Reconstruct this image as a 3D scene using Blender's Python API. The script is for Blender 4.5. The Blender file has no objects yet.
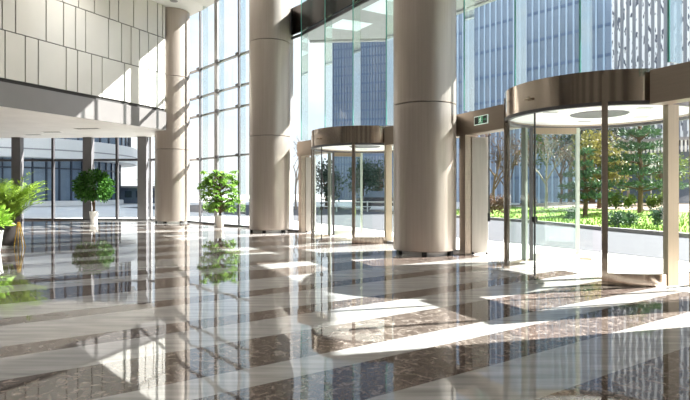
import bpy, math, random
from mathutils import Vector, Matrix
random.seed(7)
R = math.radians
sc = bpy.context.scene
col = sc.collection
FPX, HOR, EYE = 540.0, 193.0, 1.25          # focal length in pixels, horizon row, eye height

# ------------------------------------------------------------------ materials
def lin(c):
    return tuple(((v/255.0)/12.92 if v/255.0 <= .04045 else ((v/255.0+.055)/1.055)**2.4) for v in c)
def rgba(c): return (*lin(c), 1)

def mat(name, c, rough=.5, metal=0.0, var=.0, scale=6.0, stretch=(1,1,1), bump=0.0, coat=0.0, emit=0.0, spec=.5, sss=0):
    m = bpy.data.materials.new(name); m.use_nodes = True
    nt = m.node_tree; b = nt.nodes['Principled BSDF']
    b.inputs['Roughness'].default_value = rough; b.inputs['Metallic'].default_value = metal
    b.inputs['Coat Weight'].default_value = coat; b.inputs['Coat Roughness'].default_value = .03
    b.inputs['Specular IOR Level'].default_value = spec
    tc = nt.nodes.new('ShaderNodeTexCoord'); mp = nt.nodes.new('ShaderNodeMapping')
    mp.inputs['Scale'].default_value = stretch
    nt.links.new(tc.outputs['Object'], mp.inputs['Vector'])
    nz = nt.nodes.new('ShaderNodeTexNoise'); nz.inputs['Scale'].default_value = scale; nz.inputs['Detail'].default_value = 4
    nt.links.new(mp.outputs['Vector'], nz.inputs['Vector'])
    rp = nt.nodes.new('ShaderNodeValToRGB')
    L = lin(c)
    rp.color_ramp.elements[0].position = .3; rp.color_ramp.elements[1].position = .7
    rp.color_ramp.elements[0].color = (*[x*(1-var) for x in L], 1)
    rp.color_ramp.elements[1].color = (*[min(1, x*(1+var)) for x in L], 1)
    nt.links.new(nz.outputs['Fac'], rp.inputs['Fac']); nt.links.new(rp.outputs['Color'], b.inputs['Base Color'])
    if bump:
        bm = nt.nodes.new('ShaderNodeBump'); bm.inputs['Strength'].default_value = bump; bm.inputs['Distance'].default_value = .02
        nt.links.new(nz.outputs['Fac'], bm.inputs['Height']); nt.links.new(bm.outputs['Normal'], b.inputs['Normal'])
    if emit:
        nt.links.new(rp.outputs['Color'], b.inputs['Emission Color']); b.inputs['Emission Strength'].default_value = emit
    return m

def glass(name, tint=(.93, .97, .97), refl=.9, base=.04, rough=0.0):
    m = bpy.data.materials.new(name); m.use_nodes = True; nt = m.node_tree; nt.nodes.clear()
    out = nt.nodes.new('ShaderNodeOutputMaterial'); mx = nt.nodes.new('ShaderNodeMixShader')
    tr = nt.nodes.new('ShaderNodeBsdfTransparent'); tr.inputs['Color'].default_value = (*tint, 1)
    gl = nt.nodes.new('ShaderNodeBsdfGlossy'); gl.inputs['Roughness'].default_value = rough
    lw = nt.nodes.new('ShaderNodeLayerWeight'); lw.inputs['Blend'].default_value = .5
    pw = nt.nodes.new('ShaderNodeMath'); pw.operation = 'POWER'; pw.inputs[1].default_value = 4.5
    ml = nt.nodes.new('ShaderNodeMath'); ml.operation = 'MULTIPLY_ADD'; ml.inputs[1].default_value = refl; ml.inputs[2].default_value = base
    nt.links.new(lw.outputs['Facing'], pw.inputs[0]); nt.links.new(pw.outputs[0], ml.inputs[0])
    nt.links.new(ml.outputs[0], mx.inputs['Fac']); nt.links.new(tr.outputs[0], mx.inputs[1]); nt.links.new(gl.outputs[0], mx.inputs[2])
    nt.links.new(mx.outputs[0], out.inputs['Surface'])
    return m

def leafmat(name, c1, c2, trans=.35):
    m = bpy.data.materials.new(name); m.use_nodes = True; nt = m.node_tree
    b = nt.nodes['Principled BSDF']; b.inputs['Roughness'].default_value = .5; b.inputs['Specular IOR Level'].default_value = .25
    out = nt.nodes['Material Output']
    tc = nt.nodes.new('ShaderNodeTexCoord'); nz = nt.nodes.new('ShaderNodeTexNoise'); nz.inputs['Scale'].default_value = 7; nz.inputs['Detail'].default_value = 3
    nt.links.new(tc.outputs['Object'], nz.inputs['Vector'])
    rp = nt.nodes.new('ShaderNodeValToRGB'); rp.color_ramp.elements[0].position = .32; rp.color_ramp.elements[1].position = .68
    rp.color_ramp.elements[0].color = rgba(c1); rp.color_ramp.elements[1].color = rgba(c2)
    nt.links.new(nz.outputs['Fac'], rp.inputs['Fac']); nt.links.new(rp.outputs['Color'], b.inputs['Base Color'])
    t = nt.nodes.new('ShaderNodeBsdfTranslucent'); nt.links.new(rp.outputs['Color'], t.inputs['Color'])
    mx = nt.nodes.new('ShaderNodeMixShader'); mx.inputs['Fac'].default_value = trans
    nt.links.new(b.outputs[0], mx.inputs[1]); nt.links.new(t.outputs[0], mx.inputs[2]); nt.links.new(mx.outputs[0], out.inputs['Surface'])
    return m

def floor_mat():
    m = bpy.data.materials.new('polished_marble'); m.use_nodes = True; nt = m.node_tree; N = nt.nodes; Lk = nt.links.new
    b = N['Principled BSDF']
    tc = N.new('ShaderNodeTexCoord')
    dot = N.new('ShaderNodeVectorMath'); dot.operation = 'DOT_PRODUCT'
    dot.inputs[1].default_value = (-.567, .824, 0); Lk(tc.outputs['Object'], dot.inputs[0])
    V0, V1 = -3.0, 27.0
    mr = N.new('ShaderNodeMapRange'); mr.inputs['From Min'].default_value = V0; mr.inputs['From Max'].default_value = V1
    Lk(dot.outputs['Value'], mr.inputs['Value'])
    rp = N.new('ShaderNodeValToRGB'); rp.color_ramp.interpolation = 'CONSTANT'
    bounds = [-3, .1, .7, 1.35, 1.98, 2.59, 3.16, 3.51, 4.16, 4.81, 5.10, 6.02, 6.36, 7.1, 7.9, 8.5, 9.0, 10.3, 10.9, 11.5, 12.5, 13.1, 14.2, 15.0, 15.6, 16.6, 17.4, 18.4, 19.4, 20.4, 21.6]
    # dark (0) between 1.35-1.98, light (1) 1.98-2.59, ...
    els = rp.color_ramp.elements
    els[0].position = 0; els[0].color = (1, 1, 1, 1)
    els[1].position = .9999; els[1].color = (0, 0, 0, 1)
    for i, v in enumerate(bounds[1:], 1):
        val = 1.0 if i % 2 == 0 else 0.0
        e = els.new((v-V0)/(V1-V0)); e.color = (val, val, val, 1)
    Lk(mr.outputs['Result'], rp.inputs['Fac'])
    # veining
    nz = N.new('ShaderNodeTexNoise'); nz.inputs['Scale'].default_value = 11; nz.inputs['Detail'].default_value = 10; nz.inputs['Roughness'].default_value = .72
    nz.inputs['Distortion'].default_value = 1.2
    Lk(tc.outputs['Object'], nz.inputs['Vector'])
    dk = N.new('ShaderNodeValToRGB'); e = dk.color_ramp.elements
    e[0].position = .34; e[0].color = rgba((58, 50, 46)); e[1].position = .74; e[1].color = rgba((178, 166, 156))
    x = e.new(.52); x.color = rgba((96, 84, 77))
    Lk(nz.outputs['Fac'], dk.inputs['Fac'])
    mp = N.new('ShaderNodeMapping'); mp.inputs['Rotation'].default_value = (0, 0, R(-34.5)); mp.inputs['Scale'].default_value = (.6, 5, 1)
    Lk(tc.outputs['Object'], mp.inputs['Vector'])
    n2 = N.new('ShaderNodeTexNoise'); n2.inputs['Scale'].default_value = 2.2; n2.inputs['Detail'].default_value = 6
    Lk(mp.outputs['Vector'], n2.inputs['Vector'])
    lt = N.new('ShaderNodeValToRGB'); e = lt.color_ramp.elements
    e[0].position = .3; e[0].color = rgba((140, 137, 134)); e[1].position = .7; e[1].color = rgba((174, 170, 165))
    Lk(n2.outputs['Fac'], lt.inputs['Fac'])
    mx = N.new('ShaderNodeMix'); mx.data_type = 'RGBA'
    Lk(rp.outputs['Color'], mx.inputs['Factor']); Lk(dk.outputs['Color'], mx.inputs['A']); Lk(lt.outputs['Color'], mx.inputs['B'])
    Lk(mx.outputs['Result'], b.inputs['Base Color'])
    b.inputs['Roughness'].default_value = .03; b.inputs['IOR'].default_value = 1.75
    # faint waviness of the slabs
    n3 = N.new('ShaderNodeTexNoise'); n3.inputs['Scale'].default_value = 1.3; n3.inputs['Detail'].default_value = 2
    Lk(tc.outputs['Object'], n3.inputs['Vector'])
    bp = N.new('ShaderNodeBump'); bp.inputs['Strength'].default_value = .035; bp.inputs['Distance'].default_value = .05
    Lk(n3.outputs['Fac'], bp.inputs['Height']); Lk(bp.outputs['Normal'], b.inputs['Normal'])
    return m

M = {
 'floor': floor_mat(),
 'ceil': mat('white_plaster', (238, 236, 232), .8, var=.02),
 'soffit': mat('soffit_panels', (225, 220, 214), .55, var=.05, scale=1.2),
 'clad': mat('ivory_glazed_panel', (205, 201, 194), .25, var=.06, scale=.5, coat=.5),
 'joint': mat('dark_joint', (38, 34, 32), .6),
 'fascia': mat('grey_metal_fascia', (128, 124, 122), .3, metal=.35, var=.05, scale=.8),
 'wall': mat('beige_wall', (216, 212, 206), .7, var=.03),
 'stone': mat('brown_stone_wall', (136, 127, 119), .35, var=.25, scale=2.5),
 'column': mat('brushed_champagne_metal', (172, 160, 150), .32, metal=.5, var=.05, scale=5, stretch=(6, 6, .15)),
 'bronze': mat('polished_bronze_steel', (196, 182, 168), .13, metal=.92, var=.06, scale=6, stretch=(6, 6, .2)),
 'lintel': mat('brushed_bronze', (146, 132, 119), .4, metal=.55, var=.04, scale=5, stretch=(.5, .5, 8)),
 'steel': mat('satin_steel', (150, 137, 118), .3, metal=.85, var=.05, scale=6, stretch=(6, 6, .2)),
 'bright_steel': mat('bright_satin_steel', (226, 220, 212), .3, metal=.35, var=.05, scale=5, stretch=(5, 5, .3)),
 'pale_steel': mat('pale_green_steel', (172, 180, 168), .3, metal=.55, var=.05),
 'dark': mat('black_rubber', (24, 23, 23), .5),
 'band': mat('dark_bronze_panel', (40, 34, 31), .25, metal=.3, var=.06, scale=1.0),
 'alu': mat('grey_aluminium', (160, 158, 158), .4, metal=.4, var=.03),
 'alu_dark': mat('dark_grey_aluminium', (84, 82, 84), .45, metal=.3, var=.03),
 'pillar': mat('dark_grey_pillar', (118, 116, 118), .5, metal=.2, var=.04),
 'glass': glass('clear_glass'),
 'tint': glass('blue_tinted_glass', (.85, .935, .945), .8, .03),
 'curve': glass('greenish_curved_glass', (.92, .97, .955), .75, .03),
 'fin': glass('glass_fin', (.88, .96, .96), 1.0, .45),
 'edge': mat('green_glass_edge', (96, 168, 156), .2, var=.05, emit=.0),
 'white': mat('white_enamel', (240, 240, 238), .35, var=.01),
 'glow_white': mat('white_enamel_glow', (240, 240, 236), .5, emit=.22),  # enamel with a glow added to brighten the shaded drum underside
 'pot': mat('white_ceramic', (236, 232, 226), .3, var=.02),
 'pot_dark': mat('dark_planter', (44, 38, 36), .4, var=.08),
 'soil': mat('soil', (52, 40, 30), .9, var=.3, scale=30, bump=.4),
 'gold': mat('brass', (222, 182, 92), .25, metal=.8, var=.03),
 'bark': mat('bark', (104, 82, 62), .85, var=.25, scale=14, stretch=(3, 3, .6), bump=.5),
 'palebark': mat('pale_bark', (150, 138, 126), .85, var=.2, scale=14, stretch=(3, 3, .6)),
 'fig': leafmat('fig_leaf', (30, 66, 26), (82, 132, 50), .3),
 'umbrella': leafmat('umbrella_leaf', (74, 120, 40), (158, 196, 92), .35),
 'palm': leafmat('palm_leaf', (58, 92, 30), (176, 200, 84), .25),
 'lime': leafmat('lime_leaf', (88, 132, 38), (172, 204, 84), .3),
 'needle': leafmat('needle', (34, 62, 46), (96, 126, 88), .2),
 'evergreen': leafmat('evergreen', (36, 52, 46), (84, 106, 84), .2),
 'autumn': leafmat('autumn_leaf', (92, 92, 48), (152, 146, 84), .3),
 'rust': leafmat('rust_leaf', (90, 68, 54), (140, 112, 90), .25),
 'shrub': leafmat('shrub_leaf', (70, 88, 42), (124, 144, 66), .25),
 'bluegreen': leafmat('bluegreen_leaf', (50, 78, 68), (92, 120, 96), .25),
 'grass': mat('grass', (118, 146, 56), .9, var=.35, scale=3.5, bump=.6),
 'mulch': mat('mulch', (140, 120, 102), .95, var=.25, scale=4, bump=.4),
 'paving': mat('pale_paving', (226, 222, 216), .7, var=.05, scale=.6),
 'road': mat('asphalt', (74, 74, 78), .85, var=.06, scale=1.5),
 'kerb': mat('kerb_stone', (140, 136, 132), .8, var=.06),
 'red': mat('red_mat', (206, 54, 74), .8, var=.08, scale=20),
 'sign_green': mat('exit_green', (60, 146, 104), .4, emit=.35),
 'sign_dark': mat('exit_dark', (10, 34, 24), .3),
 'sign_white': mat('exit_white', (226, 244, 232), .4, emit=.5),
 'tower_blue': mat('blue_tower_glass', (132, 144, 160), .25, metal=.15, var=.22, scale=.09),
 'tower_pale': mat('pale_tower_fin', (176, 192, 210), .5, var=.05),
 'tower_line': mat('tower_mullion', (92, 108, 134), .5, var=.1),
 'tower_grey': mat('grey_tower_glass', (150, 152, 160), .3, var=.15, scale=.15),
 'tower_white': mat('white_tower_fin', (222, 222, 224), .5, var=.04),
 'block_glass': mat('blue_block_glass', (112, 130, 148), .2, metal=.2, var=.25, scale=.5),
 'block_white': mat('white_stone', (232, 230, 226), .6, var=.02),
 'block_frame': mat('block_frame', (40, 52, 68), .5),
 'hut': mat('blue_grey_hut', (92, 104, 122), .7, var=.1),
 'hut_roof': mat('grey_roof', (150, 146, 146), .7, var=.05),
 'canopy': mat('canopy_soffit', (176, 178, 178), .45, metal=.2, var=.05),
 'canopy_light': mat('soffit_light_panel', (226, 236, 236), .5, emit=.35),
 'lamp': mat('warm_lamp', (255, 250, 240), .5, emit=2.0),
 'vent': mat('vent_black', (48, 45, 44), .6),
 'car': mat('dark_car_paint', (40, 46, 58), .15, coat=1.0),
 'car_pink': mat('pink_board', (226, 130, 130), .6),
}

def speckle(m, c, scale, stretch, lo, hi):
    nt = m.node_tree; nz = [n for n in nt.nodes if n.type == 'TEX_NOISE'][0]; rp = [n for n in nt.nodes if n.type == 'VALTORGB'][0]
    nz.inputs['Scale'].default_value = scale; nz.inputs['Detail'].default_value = 1
    mp = [n for n in nt.nodes if n.type == 'MAPPING'][0]; mp.inputs['Scale'].default_value = stretch
    rp.color_ramp.elements[0].position = lo; rp.color_ramp.elements[1].position = hi; rp.color_ramp.elements[0].color = rgba(c)
speckle(M['tower_white'], (92, 96, 110), 1.0, (5, 5, 1.3), .40, .44)
# ------------------------------------------------------------------ mesh builder
class MB:
    def __init__(s): s.v = []; s.f = []
    def add(s, vs, fs):
        o = len(s.v); s.v += [tuple(v) for v in vs]; s.f += [tuple(i+o for i in f) for f in fs]
    def box(s, x0, x1, y0, y1, z0, z1):
        s.add([(x0,y0,z0),(x1,y0,z0),(x1,y1,z0),(x0,y1,z0),(x0,y0,z1),(x1,y0,z1),(x1,y1,z1),(x0,y1,z1)],
              [(3,2,1,0),(4,5,6,7),(0,1,5,4),(1,2,6,5),(2,3,7,6),(3,0,4,7)])
    def slab(s, p, q, z0, z1, a, b):
        """upright slab along plan line p-q; a, b = offsets to the outer side (positive = to the left of p->q)"""
        d = Vector((q[0]-p[0], q[1]-p[1])).normalized(); n = Vector((-d.y, d.x))
        P, Q = Vector(p[:2]), Vector(q[:2])
        c = [P+n*a, Q+n*a, Q+n*b, P+n*b]
        s.add([(*k, z0) for k in c]+[(*k, z1) for k in c],
              [(3,2,1,0),(4,5,6,7),(0,1,5,4),(1,2,6,5),(2,3,7,6),(3,0,4,7)])
    def quad(s, a, b, c, d): s.add([a, b, c, d], [(0,1,2,3)])
    def upquad(s, p, q, z0, z1): s.quad((*p[:2], z0), (*q[:2], z0), (*q[:2], z1), (*p[:2], z1))
    def prism(s, pts, z0, z1):
        n = len(pts)
        s.add([(p[0], p[1], z0) for p in pts]+[(p[0], p[1], z1) for p in pts],
              [tuple(range(n-1, -1, -1)), tuple(range(n, 2*n))]+[(i, (i+1) % n, (i+1) % n+n, i+n) for i in range(n)])
    def tube(s, pts, rad, n=8, cap=True):
        pts = [Vector(p) for p in pts]
        if not hasattr(rad, '__len__'): rad = [rad]*len(pts)
        o = len(s.v)
        ref = None
        for i, p in enumerate(pts):
            t = (pts[min(i+1, len(pts)-1)]-pts[max(i-1, 0)]).normalized()
            if ref is None: ref = Vector((1, 0, 0)) if abs(t.x) < .9 else Vector((0, 1, 0))
            u = (ref-t*ref.dot(t)).normalized(); w = t.cross(u); ref = u
            for k in range(n):
                a = 2*math.pi*k/n
                s.v.append(tuple(p+(u*math.cos(a)+w*math.sin(a))*rad[i]))
        for i in range(len(pts)-1):
            for k in range(n):
                s.f.append((o+i*n+k, o+i*n+(k+1) % n, o+(i+1)*n+(k+1) % n, o+(i+1)*n+k))
        if cap:
            s.f.append(tuple(o+k for k in range(n-1, -1, -1))); e = o+(len(pts)-1)*n
            s.f.append(tuple(e+k for k in range(n)))
    def lathe(s, prof, n=48, c=(0, 0)):
        o = len(s.v)
        for r, z in prof:
            for k in range(n):
                a = 2*math.pi*k/n; s.v.append((c[0]+r*math.cos(a), c[1]+r*math.sin(a), z))
        for i in range(len(prof)-1):
            for k in range(n):
                s.f.append((o+i*n+k, o+i*n+(k+1) % n, o+(i+1)*n+(k+1) % n, o+(i+1)*n+k))
        if prof[0][0] > 1e-6: s.f.append(tuple(o+k for k in range(n-1, -1, -1)))
        e = o+(len(prof)-1)*n
        if prof[-1][0] > 1e-6: s.f.append(tuple(e+k for k in range(n)))
    def arc(s, c, r0, r1, a0, a1, z0, z1, n=24):
        """curved wall between two radii, angles in degrees"""
        o = len(s.v)
        for i in range(n+1):
            a = R(a0+(a1-a0)*i/n); ca, sa = math.cos(a), math.sin(a)
            for r, z in ((r0, z0), (r1, z0), (r1, z1), (r0, z1)): s.v.append((c[0]+r*ca, c[1]+r*sa, z))
        for i in range(n):
            for k in range(4):
                s.f.append((o+i*4+k, o+i*4+(k+1) % 4, o+(i+1)*4+(k+1) % 4, o+(i+1)*4+k))
        s.f.append((o+3, o+2, o+1, o)); e = o+n*4; s.f.append((e, e+1, e+2, e+3))
    def arcsheet(s, r, a0, a1, z0, z1, n=24):
        o = len(s.v)
        for i in range(n+1):
            a = R(a0+(a1-a0)*i/n)
            s.v += [(r*math.cos(a), r*math.sin(a), z0), (r*math.cos(a), r*math.sin(a), z1)]
        for i in range(n): s.f.append((o+2*i, o+2*i+2, o+2*i+3, o+2*i+1))
    def leaf(s, p, d, ln, wd, up=None, fold=.15):
        d = Vector(d).normalized(); up = Vector(up or (random.uniform(-1, 1), random.uniform(-1, 1), random.uniform(.2, 1)))
        w = d.cross(up)
        if w.length < 1e-3: w = d.orthogonal()
        w.normalize(); nn = w.cross(d); p = Vector(p)
        m = p+d*ln*.5
        s.add([p, m+w*wd*.5+nn*fold*wd, p+d*ln, m-w*wd*.5+nn*fold*wd], [(0, 1, 2), (0, 2, 3)])
    def build(s, name, m, parent=None, smooth=False):
        me = bpy.data.meshes.new(name); me.from_pydata(s.v, [], s.f); me.materials.append(m)
        if smooth:
            me.polygons.foreach_set('use_smooth', [True]*len(me.polygons))
            try: me.set_sharp_from_angle(angle=R(40))
            except Exception: pass
        o = bpy.data.objects.new(name, me); col.objects.link(o)
        if parent: o.parent = parent
        return o

def empty(name, loc=(0, 0, 0), rz=0):
    o = bpy.data.objects.new(name, None); col.objects.link(o); o.location = loc; o.rotation_euler = (0, 0, rz)
    o.empty_display_size = .2
    return o
def tag(o, label=None, cat=None, group=None, kind=None):
    if label: o['label'] = label
    if cat: o['category'] = cat
    if group: o['group'] = group
    if kind: o['kind'] = kind
    return o
def struct(o, label=None):
    o['kind'] = 'structure'
    if label: o['label'] = label
    return o
def copy_tree(o, parent=None):
    c = o.copy(); col.objects.link(c)
    if parent: c.parent = parent
    for ch in [k for k in bpy.data.objects if k.parent == o]: copy_tree(ch, c)
    return c
def on_facade(px, p, q):
    """point of plan line p-q seen in direction of picture column px"""
    k = (px-345)/FPX
    dx, dy = q[0]-p[0], q[1]-p[1]
    s = (k*p[1]-p[0])/(dx-k*dy)
    return Vector((p[0]+dx*s, p[1]+dy*s))

# ------------------------------------------------------------------ plan of the lobby
A, B, C_ = (-7.25, 22.68), (-2.42, 17.4), (1.65, 11.2)
G = [(-30, 25.2), (-14, 25.1), (-8.9, 24.7), (-7.05, 23.6), (-5.9, 22.4), (-4.95, 21.25), (-3.9, 20.1), (-2.6, 18.75)]
J2, J1, K0 = (-1.36, 17.3), (2.5, 11.2), (4.17, 7.22)
K1, K2 = (4.62, 6.15), (4.74, 5.45)
FAC = G+[J2, J1, K0, K1, K2, (5.3, 0), (5.4, -8)]
ZC, ZL0, ZL1 = 8.83, 2.43, 2.88
D1, D2, RD = (4.09, 8.69), (.54, 14.8), 1.46

fl = MB(); fl.add([(x, y, 0) for x, y in FAC]+[(-30, -8, 0)], [tuple(range(len(FAC)+1))][::-1])
fl.f = [tuple(reversed(fl.f[0]))]
struct(fl.build('floor', M['floor']), 'polished floor of brown and pale marble stripes')
ce = MB(); ce.prism([(x, y) for x, y in FAC]+[(-30, -8)], ZC, ZC+.3)
struct(ce.build('ceiling', M['ceil']), 'white lobby ceiling')
w = MB(); w.box(-30.2, 5.6, -8.3, -8, 0, ZC); wb = struct(w.build('wall_back', M['stone']))
w = MB()
for k in range(9): w.box(-28+k*3.7, -26.2+k*3.7, -8, -7.85, 0, ZC)
w.build('reflection_strips', M['wall'], wb)  # pale strips added on the unseen wall to streak reflections in the drums
w = MB(); w.box(-30.3, -30, -8, 25.2, 0, ZC); ww = struct(w.build('wall_west', M['stone']))
w = MB()
for k in range(9): w.box(-30, -29.85, -7+k*3.6, -5.6+k*3.6, 0, ZC)
w.build('reflection_strips', M['wall'], ww)  # more added strips out of view, there only to be reflected in metal
w = MB(); w.slab(K2, (5.3, 0), 0, ZC, 0, .3); w.slab((5.3, 0), (5.4, -8), 0, ZC, 0, .3); struct(w.build('wall_east', M['wall']))
w = MB(); w.slab((4.56, 6.42), (4.68, 6.0), 0, ZL1, -.12, .3); t4 = struct(w.build('trim_4', M['lintel']))
w = MB(); w.slab((4.60, 6.20), (4.62, 6.14), ZL1, ZC, -.1, .06); w.build('mullion', M['lintel'], t4)

# ---- upper gallery on the west side: panelled wall, fascia, soffit
u = Vector((.427, .904)).normalized(); E0 = Vector((-7.3, 21.9))
def bk(t): return E0-u*t                                        # t metres from the column end toward us
def bk_px(px):
    q = bk(10); p = on_facade(px, E0, q); return (p-E0).length
BEND = 24.0
gal = MB(); gal.slab(bk(BEND), bk(0), 3.8, ZC, .02, .5)          # backing volume
wall = struct(gal.build('wall_gallery', M['joint']), 'upper gallery wall clad in ivory panels')
rows = [(4.64, 6.06, [4.5, 24.7, 37.7, 65.6, 77, 91, 101.6, 124, 145, 153, 162]),
        (6.075, 7.5, [1.6, 15, 45.5, 63, 75, 85, 108, 121, 130.5, 139, 148, 157]),
        (7.515, ZC, [15.6, 47, 62, 78, 94, 109, 118, 133, 147, 157, 162])]
pm = MB()
for z0, z1, pxs in rows:
    ts = [0.0]+[bk_px(px) for px in reversed(pxs)]
    while ts[-1] < BEND-2: ts.append(ts[-1]+random.choice([.6, .9, 1.3, 1.6]))
    ts.append(BEND)
    for i, (a, b) in enumerate(zip(ts, ts[1:])):
        if b-a > .03: pm.slab(bk(b-.02), bk(a+.02), z0+.008, z1-.008, -.03, .019)
struct_child = pm.build('cladding', M['clad'], wall)
fm = MB(); fm.slab(bk(BEND), bk(-.02), 3.8, 4.53, -.04, .45)
struct(fm.build('trim_5', M['fascia']), 'grey metal fascia along the bottom of the gallery')
sf = MB()
pts = [bk(BEND), bk(0), (-7.9, 22.6), (-8.4, 24.4), (-8.9, 24.66), (-14, 25.06), (-30, 25.16), (-30, 0)]
sf.prism([(p[0], p[1]) for p in pts][::-1], 3.795, 3.9)
struct(sf.build('ceiling_gallery', M['soffit']), 'pale soffit under the gallery')
# body of the gallery above the soffit (seen only through the glass)
gb = MB(); gb.prism([(p[0], p[1]) for p in ((-8.2, 22.7), (-8.6, 24.3), (-14, 24.9), (-30, 25.0), (-30, 20), (-12, 16))][::-1], 3.92, 4.6)
struct(gb.build('wall_gallery_body', M['wall']))

# slot vents in the soffit
for i, (px, py, ln) in enumerate(((87.5, 128.5, .95), (52, 132, .8), (33, 134.6, .75))):
    Y = 2.54*FPX/(HOR-py); X = (px-345)*Y/FPX
    r = empty('slot_vent', (X, Y, 3.795), R(-8))
    tag(r, ['black slot vent in the soffit, the one closest to the gallery fascia', 'black slot vent in the soffit, between two others', 'black slot vent in the soffit, the one closest to the glass wall'][i], 'vent', 'slot vents in the gallery soffit')
    m = MB(); m.box(-ln/2, ln/2, -.09, .09, -.012, 0); m.build('slot', M['vent'], r)
    m = MB()
    for y0, y1 in ((-.115, -.09), (.09, .115)): m.box(-ln/2-.025, ln/2+.025, y0, y1, -.016, 0)
    for x0 in (-ln/2-.025, ln/2): m.box(x0, x0+.025, -.09, .09, -.016, 0)
    m.build('frame', M['soffit'], r)
# downlight in the high ceiling
r = empty('downlight', (-6.75, 21.3, ZC)); tag(r, 'round recessed downlight in the high white ceiling beside the gallery', 'light')
m = MB(); m.lathe([(.10, -.012), (.15, -.012), (.15, 0)], 24); m.build('rim', M['alu'], r)
m = MB(); m.lathe([(0, -.008), (.10, -.008)], 24); m.build('lens', M['soffit'], r)

# ------------------------------------------------------------------ round columns
def column(c, rad, label):
    r = empty('round_column', (c[0], c[1], 0)); tag(r, label, 'column')
    m = MB(); m.lathe([(rad-.10, 0), (rad-.10, .09)], 48); m.build('plinth', M['white'], r, True)
    fe = MB()
    for k in range(6):
        a = 2*math.pi*(k+.35)/6; m2 = Matrix.Rotation(a, 3, 'Z')
        vs = [m2 @ Vector(v) for v in ((rad-.09, -.05, 0), (rad-.02, -.05, 0), (rad-.02, .05, 0), (rad-.09, .05, 0), (rad-.09, -.05, .085), (rad-.02, -.05, .085), (rad-.02, .05, .085), (rad-.09, .05, .085))]
        fe.add(vs, [(3,2,1,0),(4,5,6,7),(0,1,5,4),(1,2,6,5),(2,3,7,6),(3,0,4,7)])
    fe.build('foot_block', M['dark'], r)
    for z0, z1 in ((.085, 3.04), (3.05, 6.04), (6.05, ZC)):
        m = MB(); m.lathe([(rad-.02, z0), (rad, z0+.012), (rad, z1-.008), (rad-.02, z1)], 96); m.build('cladding', M['column'], r, True)
    m = MB(); m.lathe([(rad-.02, .086), (rad-.02, ZC)], 48); m.build('core', M['alu_dark'], r, True)
    return r
column(A, .70, 'round metal-clad column at the end of the panelled gallery')
column(B, .66, 'round metal-clad column between the tall white-potted plant and the farther revolving door')
column(C_, .645, 'broad round metal-clad column between the two revolving doors')

# ------------------------------------------------------------------ glazing
def win(name, label): return struct(empty(name), label)
def vbar(p, d, wd, dp, z0, z1, off=0.0):
    """mullion at plan point p, glass running along d; dp = (inside, outside) depth"""
    d = Vector(d).normalized(); m = MB(); p = Vector(p)
    m.slab(p-d*wd/2, p+d*wd/2, z0, z1, -dp[0], dp[1]); return m
# window_1: ground-floor glass wall under the gallery
W1 = win('window_1', 'ground-floor glass wall under the gallery')
m = MB()
for p, q in zip(G[:3], G[1:4]): m.upquad(p, q, 0, 3.79)
m.build('glass', M['glass'], W1)
for px in (-40, 53.5, 117.5, 151):
    p = on_facade(px, G[1], G[2]); vbar(p, (1, -.03), .1, (.1, .04), 0, 3.79).build('mullion', M['alu_dark'] if px != 151 else M['alu'], W1)
for z0, z1 in ((0, .07), (2.72, 2.82)):
    m = MB()
    for p, q in zip(G[:3], G[1:4]): m.slab(p, q, z0, z1, -.07, .04)
    m.build('transom' if z0 else 'sill', M['alu_dark'], W1)
for px, lab in ((17.5, 'slim square dark pillar behind the tall palm by the glass wall'),
                (88.5, 'slim square dark pillar behind the round-headed potted fig'),
                (143, 'slim square dark pillar beside the round column under the gallery')):
    Y = 24.75 if px < 120 else 24.45; X = (px-345)*Y/FPX
    r = empty('square_pillar', (X, Y, 0)); tag(r, lab, 'pillar', 'square pillars along the glass wall')
    m = MB(); m.box(-.2, .2, -.14, .14, 0.05, 3.79); m.build('shaft', M['pillar'], r)
    m = MB(); m.box(-.22, .22, -.16, .16, 0, .05); m.build('base', M['alu_dark'], r)
# window_2: tall curtain wall between the two far columns
W2 = win('window_2', 'tall curtain wall behind the potted umbrella tree')
m = MB(); seg2 = list(zip(G[3:], G[4:]+[J2]))
for p, q in seg2: m.upquad(p, q, 0, ZC)
m.build('glass', M['glass'], W2)
for px, p, q, wd, mt in ((180, G[3], G[4], .06, 'alu'), (200.5, G[4], G[5], .10, 'alu_dark'), (219, G[4], G[5], .34, 'alu'), (239.5, G[5], G[6], .11, 'alu_dark'), (262, G[6], G[7], .1, 'alu'), (292, G[7], J2, .08, 'alu')):
    pt = on_facade(px, p, q); d = (q[0]-p[0], q[1]-p[1])
    vbar(pt, d, wd*.8, (.05 if mt == 'alu_dark' else .14, .03), 0, ZC).build('mullion', M[mt], W2)
for px, p, q in ((189, G[3], G[4]), (208, G[4], G[5]), (224, G[5], G[6]), (245.5, G[6], G[7])):
    pt = on_facade(px, p, q); d = Vector((q[0]-p[0], q[1]-p[1])).normalized(); n = Vector((-d.y, d.x))
    m = MB(); m.slab(pt, pt-n*.22, 0, ZC, -.006, .006); m.build('fin', M['fin'], W2)
for z in (2.62, 4.42, 5.2, 6.35):
    m = MB()
    for p, q in seg2[:4]: m.slab(p, q, z, z+.07, -.08, .03)
    m.build('transom', M['alu'], W2)
m = MB()
for p, q in seg2: m.slab(p, q, 0, .06, -.12, .05)
m.build('sill', M['alu_dark'], W2)
# brackets where the transoms meet the mullions
m = MB()
for z in (2.62, 4.42, 5.2, 6.35):
    for px, p, q in ((200.5, G[4], G[5]), (219, G[4], G[5]), (239.5, G[5], G[6]), (188, G[3], G[4])):
        pt = on_facade(px, p, q); d = Vector((q[0]-p[0], q[1]-p[1])).normalized(); n = Vector((-d.y, d.x))
        a = pt+d*.02-n*.05; m.slab(a, a+d*.25-n*.0, z-.02, z+.09, -.14, .0)
m.build('bracket', M['alu_dark'], W2)

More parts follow.
